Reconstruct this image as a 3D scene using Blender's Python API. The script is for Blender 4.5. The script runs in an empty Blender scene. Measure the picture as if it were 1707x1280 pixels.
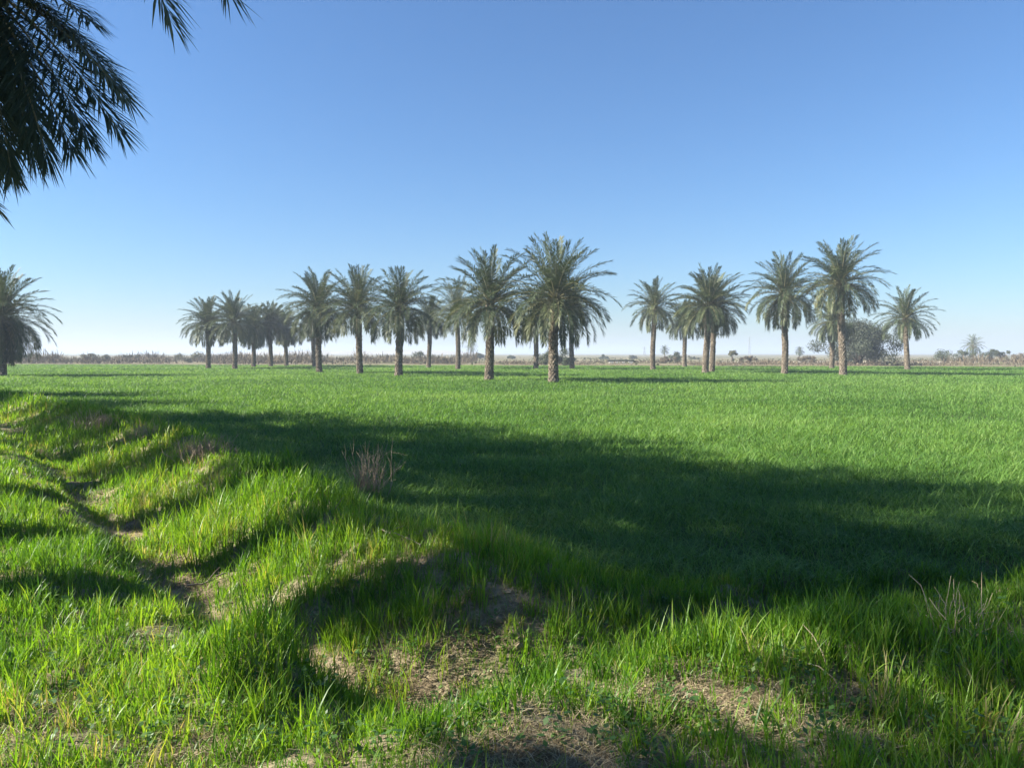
import bpy, math, random
import numpy as np

SC = bpy.context.scene
COL = SC.collection
R = math.radians
rng = np.random.default_rng(7)

# ------------------------------------------------------------------ camera
CAM_Z = 2.0
F_PX = 1260.0                       # focal length in photograph pixels
PITCH = R(2.32)
cd = bpy.data.cameras.new('camera')
cam = bpy.data.objects.new('camera', cd)
COL.objects.link(cam)
cam.location = (0, 0, CAM_Z)
cam.rotation_euler = (math.pi/2 - PITCH, 0, 0)
cd.sensor_fit = 'HORIZONTAL'
cd.angle = 2*math.atan(853.5/F_PX)
cd.clip_start = 0.05
cd.clip_end = 8000
SC.camera = cam


def ray(px, py):
    u = (px-853.5)/F_PX
    v = (640-py)/F_PX
    c, s = math.cos(PITCH), math.sin(PITCH)
    return np.array([u, c+v*s, -s+v*c])


def at_z(px, py, z):
    d = ray(px, py)
    t = (z-CAM_Z)/d[2]
    return np.array([d[0]*t, d[1]*t, z])


def at_y(px, py, Y):
    d = ray(px, py)
    t = Y/d[1]
    return np.array([d[0]*t, Y, CAM_Z+d[2]*t])


# ------------------------------------------------------------------ noise
def _hash(ix, iy, seed):
    n = (ix.astype(np.int64)*374761393 + iy.astype(np.int64)*668265263 + seed*1442695041) & 0x7fffffff
    n = ((n ^ (n >> 13))*1274126177) & 0x7fffffff
    n = n ^ (n >> 16)
    return (n & 0xffff)/65535.0


def noise(x, y, scale, seed=0, octaves=3):
    out = np.zeros(np.shape(x))
    amp, tot = 1.0, 0.0
    f = 1.0/scale
    for o in range(octaves):
        X, Y = np.asarray(x)*f, np.asarray(y)*f
        ix, iy = np.floor(X), np.floor(Y)
        fx, fy = X-ix, Y-iy
        fx, fy = fx*fx*(3-2*fx), fy*fy*(3-2*fy)
        s = seed+o*17
        a, b = _hash(ix, iy, s), _hash(ix+1, iy, s)
        c, d = _hash(ix, iy+1, s), _hash(ix+1, iy+1, s)
        out += amp*((a*(1-fx)+b*fx)*(1-fy)+(c*(1-fx)+d*fx)*fy)
        tot += amp
        amp *= .5
        f *= 2.03
    return out/tot


def sstep(a, b, x):
    t = np.clip((x-a)/(b-a), 0, 1)
    return t*t*(3-2*t)


# ------------------------------------------------------------------ terrain
DITCH = np.array([(-60, 70), (-22, 30), (-10.5, 16.7), (-6.3, 11.2), (-3.4, 7.3), (-2.05, 5.65), (-1.25, 4.75), (-.4, 4.45),
                  (.6, 4.75), (1.7, 5.2), (3.6, 6.0), (8, 7.6), (30, 15)], float)
BUND = np.array([(-62, 74), (-24, 33.5), (-10.7, 19.8), (-5.5, 13.3), (-3.2, 9.9), (-1.65, 7.4), (-.9, 6.5), (-.1, 5.9)], float)
NEAR = np.array([(-.1, 3.55), (.5, 3.75), (1.3, 3.85), (2.6, 4.3), (4.2, 5.1), (7, 6.4)], float)
FIELD_X = [-62, -26, -12.5, -6.6, -4.0, -1.9, -.5, 1.0, 2.5, 4.6, 9, 30]
FIELD_Y = [78, 37, 22.3, 15.6, 11.6, 8.7, 7.4, 6.5, 6.1, 6.6, 8.4, 16]


def pdist(x, y, P):
    best = np.full(np.shape(x), 1e9)
    for (ax, ay), (bx, by) in zip(P[:-1], P[1:]):
        dx, dy = bx-ax, by-ay
        t = np.clip(((x-ax)*dx+(y-ay)*dy)/(dx*dx+dy*dy), 0, 1)
        best = np.minimum(best, np.hypot(x-ax-t*dx, y-ay-t*dy))
    return best


def ditch_sd(x, y):
    d = pdist(x, y, DITCH)
    return np.where(y > np.interp(x, DITCH[:, 0], DITCH[:, 1]), d, -d)


def height(x, y):
    x = np.asarray(x, float); y = np.asarray(y, float)
    sd = ditch_sd(x, y)
    near = sstep(30, 10, np.hypot(x, y))
    z = (.25+.11*sstep(-1.2, .2, x))*sstep(.10, .75, -sd)*sstep(40, 15, np.hypot(x, y))
    z = z - .15*np.exp(-(sd/.45)**2)-.26*np.exp(-((x+.30)**2/.6+(y-4.6)**2/.22))-.17*np.exp(-((x+.35)**2/.6+(y-3.75)**2/.25))
    dB = pdist(x, y, BUND)
    lump = .80+.36*noise(x, y, 1.7, 3, 2)
    z = z + .40*lump*np.exp(-(dB/.72)**2)
    z = z + .10*np.exp(-(pdist(x, y, NEAR)/.38)**2)
    z = z + .24*np.exp(-((x+1.4)**2/.16+(y-4.2)**2/.2))
    bank = np.exp(-(np.minimum(np.abs(sd), dB)/1.6)**2)
    z = z + (noise(x, y, .55, 11, 3)-.5)*(.05+.17*bank)*near
    z = z + (np.abs(noise(x, y, .30, 21, 3)-.5)-.12)*(.03+.22*bank)*near
    far = np.hypot(x, y)
    z = z + (noise(x, y, 60, 31, 2)-.5)*1.1*sstep(150, 320, far)
    return z


def at_ground(px, py):
    z = 0.1
    for i in range(40):
        p = at_z(px, py, z)
        z = .5*z+.5*float(height(p[0], p[1]))
    return np.array([p[0], p[1], float(height(p[0], p[1]))])


FAR_X = [-260, -90, 60, 100, 260]
FAR_Y = [150, 134, 112, 103, 84]


def far_edge(x):
    return np.interp(x, FAR_X, FAR_Y)


# bare patches: (x, y, radius, strength)
BARE = [(p[0], p[1], r, s) for p, r, s in [
    (at_z(395, 1012, .0), .34, 1.08), (at_z(330, 965, 0), .32, 1.0), (at_z(470, 1078, 0), .32, 1.08),
    (at_z(545, 1105, 0), .30, 1.0), (at_z(640, 1090, 0), .24, .7), (at_z(760, 1050, .1), .26, .55),
    (at_z(690, 960, .25), .35, .4), (at_z(850, 1030, .1), .26, .55), (at_z(900, 1225, .42), .33, .95),
    (at_z(800, 1255, .4), .26, .95), (at_z(980, 1265, .4), .25, .7), (at_z(1250, 1150, .45), .2, .6),
    (at_z(1420, 1145, .45), .22, .6), (at_z(1120, 1140, .45), .2, .5), (at_z(560, 860, .45), .4, .3),
    (at_z(640, 850, .45), .35, .4), (at_z(200, 865, .05), .5, .9), (at_z(150, 810, .05), .5, .6),
    (at_z(280, 925, 0), .3, .95), (at_z(20, 960, .3), .4, .7), (at_z(60, 1170, .36), .22, .5), (at_z(720, 1130, -.1), .35, .8),
    (at_z(640, 1150, -.1), .25, .7), (at_z(1390, 1240, .36), .15, .25),
    (at_z(330, 1200, .36), .16, .4), (at_z(250, 940, .1), .2, .5)]]


def bare(x, y):
    b = np.zeros(np.shape(x))
    for bx, by, r, s in BARE:
        r = r*.82
        b = np.maximum(b, .92*s*np.exp(-((x-bx)**2+(y-by)**2)/(r*r)))
    sd = ditch_sd(x, y)
    b = np.maximum(b, .25*np.exp(-(sd/.2)**2)*sstep(14, 6, np.hypot(x, y)))
    return np.clip(b, 0, 1)


# ------------------------------------------------------------------ mesh helpers
def mesh_np(name, V, quads=None, tris=None, attr=None, mats=(), mat_idx=None, smooth=True):
    """one mesh from arrays: quads (n,4), tris (m,3); attr is a dict name -> per-vertex float"""
    me = bpy.data.meshes.new(name)
    V = np.ascontiguousarray(V, np.float32)
    q = np.zeros((0, 4), np.int32) if quads is None else np.ascontiguousarray(quads, np.int32)
    t = np.zeros((0, 3), np.int32) if tris is None else np.ascontiguousarray(tris, np.int32)
    me.vertices.add(len(V))
    me.vertices.foreach_set('co', V.ravel())
    li = np.concatenate([q.ravel(), t.ravel()])
    me.loops.add(len(li))
    me.loops.foreach_set('vertex_index', li)
    tot = np.concatenate([np.full(len(q), 4, np.int32), np.full(len(t), 3, np.int32)])
    start = np.concatenate([[0], np.cumsum(tot)[:-1]]).astype(np.int32)
    me.polygons.add(len(tot))
    me.polygons.foreach_set('loop_start', start)
    for m in mats:
        me.materials.append(m)
    if mat_idx is not None:
        me.polygons.foreach_set('material_index', np.ascontiguousarray(mat_idx, np.int32))
    me.polygons.foreach_set('use_smooth', np.full(len(tot), smooth, bool))
    for k, a in (attr or {}).items():
        at = me.attributes.new(k, 'FLOAT', 'POINT')
        at.data.foreach_set('value', np.ascontiguousarray(a, np.float32))
    me.update(calc_edges=True)
    return me


def obj(name, me, parent=None, **props):
    o = bpy.data.objects.new(name, me)
    COL.objects.link(o)
    if parent is not None:
        o.parent = parent
    for k, v in props.items():
        o[k] = v
    return o


def thing(name, loc, label, category, group=None):
    o = bpy.data.objects.new(name, None)
    o.empty_display_size = .3
    o.location = loc
    COL.objects.link(o)
    o['label'] = label
    o['category'] = category
    if group:
        o['group'] = group
    return o


class Tubes:
    """collects tapered tubes into one vertex / quad list"""
    def __init__(s):
        s.V, s.Q, s.n = [], [], 0

    def add(s, pts, rad, k=6):
        pts = np.asarray(pts, float); rad = np.asarray(rad, float)
        T = np.gradient(pts, axis=0)
        T /= np.linalg.norm(T, axis=1)[:, None]+1e-9
        ref = np.array([0, 0, 1.0]) if abs(T[0, 2]) < .9 else np.array([1.0, 0, 0])
        A = np.cross(T, ref); A /= np.linalg.norm(A, axis=1)[:, None]+1e-9
        B = np.cross(T, A)
        th = np.linspace(0, 2*np.pi, k, endpoint=False)
        ring = pts[:, None]+rad[:, None, None]*(A[:, None]*np.cos(th)[None, :, None]+B[:, None]*np.sin(th)[None, :, None])
        m = len(pts)
        s.V.append(ring.reshape(-1, 3))
        i = np.arange(m-1)[:, None]*k; j = np.arange(k)[None]; j2 = (j+1) % k
        s.Q.append((np.stack([i+j, i+j2, i+k+j2, i+k+j], -1).reshape(-1, 4))+s.n)
        s.n += m*k

    def mesh(s, name, mat, smooth=True):
        return mesh_np(name, np.concatenate(s.V), np.concatenate(s.Q), mats=[mat], smooth=smooth,
                       attr={'var': np.random.default_rng(s.n).random(s.n)})


# ------------------------------------------------------------------ materials
def new_mat(name):
    m = bpy.data.materials.new(name)
    m.use_nodes = True
    nt = m.node_tree
    nt.nodes.clear()
    out = nt.nodes.new('ShaderNodeOutputMaterial')
    return m, nt, out


def N(nt, t, **kw):
    n = nt.nodes.new(t)
    for k, v in kw.items():
        setattr(n, k, v)
    return n


def ramp(nt, fac, stops):
    r = N(nt, 'ShaderNodeValToRGB')
    e = r.color_ramp.elements
    while len(e) > 1:
        e.remove(e[-1])
    e[0].position, e[0].color = stops[0][0], (*stops[0][1], 1)
    for p, c in stops[1:]:
        el = e.new(p)
        el.color = (*c, 1)
    nt.links.new(fac, r.inputs[0])
    return r.outputs[0]


def leaf_mat(name, stops, trans_gain=(1.5, 1.45, .7), trans=.42, rough=.5, spec=.35, wscale=None, wcol=None):
    """leaf: colour from the per-blade attribute 'var', diffuse plus light passing through"""
    m, nt, out = new_mat(name)
    a = N(nt, 'ShaderNodeAttribute', attribute_name='var')
    col = ramp(nt, a.outputs['Fac'], stops)
    if wscale:
        tc = N(nt, 'ShaderNodeTexCoord')
        nz = N(nt, 'ShaderNodeTexNoise')
        nz.inputs['Scale'].default_value = wscale
        nz.inputs['Detail'].default_value = 3
        nt.links.new(tc.outputs['Object'], nz.inputs['Vector'])
        f = N(nt, 'ShaderNodeMapRange')
        f.inputs[1].default_value, f.inputs[2].default_value = .38, .66
        nt.links.new(nz.outputs[0], f.inputs[0])
        mx = N(nt, 'ShaderNodeMix', data_type='RGBA', blend_type='MULTIPLY')
        mx.inputs[7].default_value = (*wcol, 1)
        nt.links.new(f.outputs[0], mx.inputs[0])
        nt.links.new(col, mx.inputs[6])
        col = mx.outputs[2]
    p = N(nt, 'ShaderNodeBsdfPrincipled')
    p.inputs['Roughness'].default_value = rough
    p.inputs['Specular IOR Level'].default_value = spec
    nt.links.new(col, p.inputs['Base Color'])
    g = N(nt, 'ShaderNodeMix', data_type='RGBA', blend_type='MULTIPLY')
    g.inputs[0].default_value = 1
    g.inputs[7].default_value = (*trans_gain, 1)
    nt.links.new(col, g.inputs[6])
    tr = N(nt, 'ShaderNodeBsdfTranslucent')
    nt.links.new(g.outputs[2], tr.inputs[0])
    ms = N(nt, 'ShaderNodeMixShader')
    ms.inputs[0].default_value = trans
    nt.links.new(p.outputs[0], ms.inputs[1])
    nt.links.new(tr.outputs[0], ms.inputs[2])
    nt.links.new(ms.outputs[0], out.inputs[0])
    return m


def rough_mat(name, stops, scale=8.0, rough=.9, bump=.4, bscale=None, stretch=(1, 1, 1), detail=6):
    m, nt, out = new_mat(name)
    tc = N(nt, 'ShaderNodeTexCoord')
    mp = N(nt, 'ShaderNodeMapping')
    mp.inputs['Scale'].default_value = stretch
    nt.links.new(tc.outputs['Object'], mp.inputs[0])
    nz = N(nt, 'ShaderNodeTexNoise')
    nz.inputs['Scale'].default_value = scale
    nz.inputs['Detail'].default_value = detail
    nt.links.new(mp.outputs[0], nz.inputs['Vector'])
    col = ramp(nt, nz.outputs[0], stops)
    p = N(nt, 'ShaderNodeBsdfPrincipled')
    p.inputs['Roughness'].default_value = rough
    p.inputs['Specular IOR Level'].default_value = .15
    nt.links.new(col, p.inputs['Base Color'])
    if bump:
        n2 = N(nt, 'ShaderNodeTexNoise')
        n2.inputs['Scale'].default_value = bscale or scale*3
        n2.inputs['Detail'].default_value = 5
        nt.links.new(mp.outputs[0], n2.inputs['Vector'])
        b = N(nt, 'ShaderNodeBump')
        b.inputs['Strength'].default_value = bump
        b.inputs['Distance'].default_value = .03
        nt.links.new(n2.outputs[0], b.inputs['Height'])
        nt.links.new(b.outputs[0], p.inputs['Normal'])
    nt.links.new(p.outputs[0], out.inputs[0])
    return m


def ground_mat():
    m, nt, out = new_mat('ground_soil')
    L = nt.links.new
    tc = N(nt, 'ShaderNodeTexCoord')

    def nz(scale, detail=6, sx=1, sy=1):
        mp = N(nt, 'ShaderNodeMapping')
        mp.inputs['Scale'].default_value = (sx, sy, 1)
        L(tc.outputs['Object'], mp.inputs[0])
        n = N(nt, 'ShaderNodeTexNoise')
        n.inputs['Scale'].default_value = scale
        n.inputs['Detail'].default_value = detail
        n.inputs['Roughness'].default_value = .62
        L(mp.outputs[0], n.inputs['Vector'])
        return n.outputs[0]
    soil = ramp(nt, nz(3.5), [(.3, (.12, .085, .05)), (.5, (.26, .20, .13)), (.68, (.40, .32, .22))])
    straw = ramp(nt, nz(38, 5, 1, 1), [(.38, (.13, .10, .06)), (.55, (.30, .25, .15)), (.7, (.42, .36, .23))])
    mx = N(nt, 'ShaderNodeMix', data_type='RGBA')
    f = N(nt, 'ShaderNodeMapRange')
    f.inputs[1].default_value, f.inputs[2].default_value = .42, .6
    L(nz(1.4), f.inputs[0])
    L(f.outputs[0], mx.inputs[0]); L(soil, mx.inputs[6]); L(straw, mx.inputs[7])
    under_green = ramp(nt, nz(14), [(.35, (.03, .05, .015)), (.6, (.06, .10, .025)), (.75, (.10, .10, .05))])  # dark green under-colour, mixed over the soil by the green mask
    a = N(nt, 'ShaderNodeAttribute', attribute_name='green')
    mx2 = N(nt, 'ShaderNodeMix', data_type='RGBA')
    L(a.outputs['Fac'], mx2.inputs[0]); L(mx.outputs[2], mx2.inputs[6]); L(under_green, mx2.inputs[7])
    # dry land beyond the field: long strips of olive scrub, pale sand and brown litter
    dry = ramp(nt, nz(.035, 7, .35, 1.0), [(.30, (.075, .085, .035)), (.42, (.12, .115, .055)), (.5, (.20, .165, .10)),
                                           (.58, (.13, .125, .06)), (.66, (.34, .29, .20)), (.75, (.46, .41, .31))])
    b = N(nt, 'ShaderNodeAttribute', attribute_name='dry')
    mx3 = N(nt, 'ShaderNodeMix', data_type='RGBA')
    L(b.outputs['Fac'], mx3.inputs[0]); L(mx2.outputs[2], mx3.inputs[6]); L(dry, mx3.inputs[7])
    p = N(nt, 'ShaderNodeBsdfPrincipled')
    p.inputs['Roughness'].default_value = .95
    p.inputs['Specular IOR Level'].default_value = .1
    L(mx3.outputs[2], p.inputs['Base Color'])
    bp = N(nt, 'ShaderNodeBump')
    bp.inputs['Strength'].default_value = .7
    bp.inputs['Distance'].default_value = .03
    L(nz(22, 7), bp.inputs['Height'])
    L(bp.outputs[0], p.inputs['Normal'])
    L(p.outputs[0], out.inputs[0])
    return m


M_ground = ground_mat()
M_wheat = leaf_mat('wheat_leaf', [(0, (.054, .128, .025)), (.45, (.124, .240, .046)), (.8, (.194, .32, .072)), (1, (.24, .34, .11))],
                   trans=.42, rough=.52, spec=.24, wscale=.09, wcol=(.80, .86, .85))
M_grass = leaf_mat('bank_grass', [(0, (.040, .115, .010)), (.4, (.115, .24, .016)), (.75, (.19, .31, .028)), (.92, (.23, .27, .055)), (1, (.32, .28, .13))],
                   trans=.5, trans_gain=(1.6, 1.5, .6), rough=.45, spec=.4)
M_straw = leaf_mat('straw', [(0, (.13, .095, .05)), (.5, (.30, .24, .13)), (1, (.48, .41, .26))], trans=.15, trans_gain=(1, 1, 1), rough=.7, spec=.2)
M_weed = leaf_mat('broad_leaf', [(0, (.035, .085, .02)), (.6, (.07, .15, .03)), (1, (.13, .2, .05))], trans=.35, rough=.5)
M_frond = leaf_mat('palm_leaflet', [(0, (.028, .046, .022)), (.45, (.056, .078, .036)), (.8, (.112, .128, .052)), (1, (.18, .17, .08))],
                   trans=.16, trans_gain=(1.3, 1.3, .7), rough=.5, spec=.3)
M_frond_dry = leaf_mat('dry_palm_leaflet', [(0, (.13, .10, .055)), (.6, (.24, .19, .10)), (1, (.33, .28, .16))], trans=.15, trans_gain=(1, 1, 1), rough=.7)
M_rachis = rough_mat('frond_midrib', [(.3, (.13, .13, .06)), (.7, (.26, .23, .12))], 5, .6, 0)
M_trunk = rough_mat('palm_bark', [(.3, (.068, .054, .038)), (.5, (.145, .118, .086)), (.7, (.26, .22, .165))], 5, .95, .8, 22)
M_twig = rough_mat('dry_twig', [(.3, (.21, .150, .10)), (.7, (.44, .35, .25))], 9, .9, .2)
M_stick = rough_mat('weathered_stick', [(.3, (.13, .10, .08)), (.7, (.30, .26, .21))], 20, .9, .4)
M_stalk = rough_mat('dry_stalk', [(.3, (.32, .24, .14)), (.7, (.52, .43, .28))], 12, .8, 0)
M_bushleaf = leaf_mat('bush_leaf', [(0, (.032, .045, .020)), (.6, (.060, .076, .038)), (1, (.10, .11, .06))], trans=.15, rough=.6)
M_greyleaf = leaf_mat('grey_tree_leaf', [(0, (.032, .044, .024)), (.6, (.060, .072, .042)), (1, (.10, .105, .065))], trans=.15, rough=.6)
M_brush = leaf_mat('brown_scrub', [(0, (.060, .046, .028)), (.6, (.125, .098, .060)), (1, (.20, .16, .10))], trans=.1, trans_gain=(1, 1, 1), rough=.8)
M_olive = leaf_mat('olive_scrub', [(0, (.055, .062, .030)), (.6, (.10, .10, .05)), (1, (.16, .145, .08))], trans=.1, trans_gain=(1, 1, 1), rough=.8)
M_bark = rough_mat('tree_bark', [(.3, (.06, .045, .035)), (.7, (.15, .12, .095))], 4, .95, .5)
M_sand = rough_mat('pale_sand', [(.3, (.36, .31, .235)), (.7, (.50, .45, .36))], .25, .95, .3, 4)
M_pipe = rough_mat('dark_pipe', [(.3, (.02, .03, .022)), (.7, (.05, .06, .045))], 3, .5, .1)
M_concrete = rough_mat('pale_concrete', [(.3, (.36, .34, .29)), (.7, (.50, .47, .40))], 5, .9, .3)
M_steel = rough_mat('grey_steel', [(.3, (.20, .20, .20)), (.7, (.30, .30, .30))], 5, .5, 0)
M_hill = rough_mat('desert_hill', [(.3, (.26, .19, .13)), (.5, (.36, .28, .21)), (.7, (.46, .38, .30))], .03, .95, .4, .2, stretch=(.3, 1, 1))

# ------------------------------------------------------------------ ground sheet
def axis(parts):
    return np.unique(np.concatenate([np.linspace(a, b, n) for a, b, n in parts]).round(4))


gx = axis([(-4000, -300, 18), (-300, -60, 30), (-60, -14, 70), (-14, -6, 70), (-6, 5, 190), (5, 12, 50), (12, 60, 50), (60, 300, 30), (300, 4000, 18)])
gy = axis([(-400, -20, 12), (-20, 1.5, 24), (1.5, 9, 160), (9, 24, 120), (24, 60, 70), (60, 200, 60), (200, 600, 40), (600, 4500, 25)])
GX, GY = np.meshgrid(gx, gy)
GZ = height(GX, GY)
nx, ny = len(gx), len(gy)
idx = np.arange(nx*ny).reshape(ny, nx)
quads = np.stack([idx[:-1, :-1], idx[:-1, 1:], idx[1:, 1:], idx[1:, :-1]], -1).reshape(-1, 4)
b_at = bare(GX, GY)
infield = sstep(-.5, 1.0, GY-np.interp(GX, FIELD_X, FIELD_Y))
green = np.clip(.35+.6*infield+.35*(noise(GX, GY, .8, 5)-.5)-b_at*1.2, 0, 1)
dry = sstep(-3, 3, GY-far_edge(GX)+6*(noise(GX, GY, 12, 8)-.5))
me = mesh_np('ground', np.stack([GX.ravel(), GY.ravel(), GZ.ravel()], 1), quads, attr={'green': green.ravel(), 'dry': dry.ravel()}, mats=[M_ground])
obj('ground', me, kind='structure')

# low pale ridge on the horizon
hx = np.linspace(-1000, 140, 160)
hp = at_y(480, 585, 1500)[0], at_y(765, 585, 1500)[0]
prof = 9.5*sstep(hp[0]-260, hp[0]+60, hx)*sstep(hp[1]+90, hp[1]-40, hx)*(.75+.5*noise(hx, hx*0, 60, 9))
HV, hq = [], []
rows = [(-160, 0), (-90, .45), (-30, .92), (20, 1.0), (110, .7), (260, 0)]
for dy, k in rows:
    HV.append(np.stack([hx, 1500+dy+20*(noise(hx, hx*0+dy, 50, 4)-.5), prof*k*(.85+.3*noise(hx, hx*0+dy, 25, 14))-1.2], 1))
hi = np.arange(len(rows)*160).reshape(len(rows), 160)
obj('hills', mesh_np('hills', np.concatenate(HV), np.stack([hi[:-1, :-1], hi[:-1, 1:], hi[1:, 1:], hi[1:, :-1]], -1).reshape(-1, 4), mats=[M_hill]), kind='structure')

# pale sand track running behind the field
tx = np.linspace(50, 190, 60)
ty = 172+6*(noise(tx, tx*0, 25, 2)-.5)-.12*(tx-80)
tw = 7+6*noise(tx, tx*0, 14, 6)
tv = np.concatenate([np.stack([tx, ty-tw, height(tx, ty-tw)+.03], 1), np.stack([tx, ty, height(tx, ty)+.06], 1), np.stack([tx, ty+tw, height(tx, ty+tw)+.03], 1)])
ti = np.arange(180).reshape(3, 60)
obj('sand_track', mesh_np('sand_track', tv, np.stack([ti[:-1, :-1], ti[:-1, 1:], ti[1:, 1:], ti[1:, :-1]], -1).reshape(-1, 4), mats=[M_sand]), kind='structure')


# ------------------------------------------------------------------ grass blades
def blades(P, h, w, az, lean, droop, segs, var, face=None):
    """P (n,3), arrays of n: curved tapering blades as one vertex / face set"""
    n = len(P)
    t = np.linspace(0, 1, segs+1)
    d = np.stack([np.cos(az), np.sin(az), np.zeros(n)], 1)
    fa = az+np.pi/2 if face is None else face
    s = np.stack([np.cos(fa), np.sin(fa), np.zeros(n)], 1)
    V = np.empty((n, 2*segs+1, 3), np.float32)
    for k in range(segs+1):
        up = h*(t[k]-droop*t[k]**3*.75)
        out = h*lean*t[k]**1.8
        c = P+d*out[:, None]
        c = c + np.stack([np.zeros(n), np.zeros(n), up], 1)
        if k == segs:
            V[:, 2*k] = c
        else:
            ww = w*(.75+.5*t[k])*(1-t[k]**2.5)*.5
            V[:, 2*k] = c-s*ww[:, None]
            V[:, 2*k+1] = c+s*ww[:, None]
    base = (np.arange(n)*(2*segs+1))[:, None]
    q = []
    for k in range(segs-1):
        q.append(base+np.array([[2*k, 2*k+1, 2*k+3, 2*k+2]]))
    q = np.stack(q, 1).reshape(-1, 4) if q else np.zeros((0, 4), int)
    k = segs-1
    tr = base+np.array([[2*k, 2*k+1, 2*k+2]])
    return V.reshape(-1, 3), q, tr, np.repeat(var, 2*segs+1)


def join_blades(parts):
    V, Q, T, A, n = [], [], [], [], 0
    for v, q, t, a in parts:
        V.append(v); Q.append(q+n); T.append(t+n); A.append(a); n += len(v)
    return np.concatenate(V), np.concatenate(Q), np.concatenate(T), np.concatenate(A)


def strip_points(y0, y1, dens, side=.82, pad=2.0):
    ym = .5*(y0+y1)
    W = side*ym+pad
    n = int(dens*(y1-y0)*2*W)
    return rng.uniform(-W, W, n), rng.uniform(y0, y1, n)


def build_wheat():
    parts = []
    edges = np.concatenate([np.arange(4, 12, 1.0), np.geomspace(12, 152, 34)])
    for y0, y1 in zip(edges[:-1], edges[1:]):
        ym = .5*(y0+y1)
        k = max(1.0, ym/9)
        x, y = strip_points(y0, y1, 1150/k**1.68)
        fy = np.interp(x, FIELD_X, FIELD_Y)
        keep = (y > fy+.35*(rng.random(len(x))-.5)) & (y < far_edge(x)+2*(noise(x, y, 5, 2)-.5))
        patch = noise(x, y, 1.1, 41, 3)
        keep &= rng.random(len(x)) < .55+.8*patch
        # thin places in the near corner of the field
        x, y, patch = x[keep], y[keep], patch[keep]
        n = len(x)
        if n == 0:
            continue
        big = noise(x, y, 7.0, 43, 2)
        h = (.255+.09*(patch-.5)*2+.06*(big-.5)*2)*rng.uniform(.72, 1.25, n)*(1-.16*sstep(1.2, 2.5, k))
        w = .0085*k**.76*rng.uniform(.7, 1.3, n)
        az = rng.uniform(0, 2*np.pi, n)
        lean = rng.uniform(.25, 1.3, n)
        droop = np.clip(rng.normal(.58, .30, n), 0, 1.15)
        var = np.clip(.45+.55*(patch-.5)+.5*(big-.5)+.45*(noise(x*.35, y, 5.0, 47, 3)-.5)+rng.normal(0, .26, n), 0, 1)
        P = np.stack([x, y, height(x, y)-.01], 1)
        face = az+np.pi/2+rng.normal(0, .5, n)
        parts.append(blades(P, h, w, az, lean, droop, 4 if ym < 12 else (3 if ym < 26 else 2), var, face))
    V, Q, T, A = join_blades(parts)
    print('wheat verts', len(V))
    return mesh_np('wheat', V, Q, T, attr={'var': A}, mats=[M_wheat])


obj('wheat_field', build_wheat(), kind='stuff', label='dense young green wheat covering the flat field', category='crop')


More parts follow.
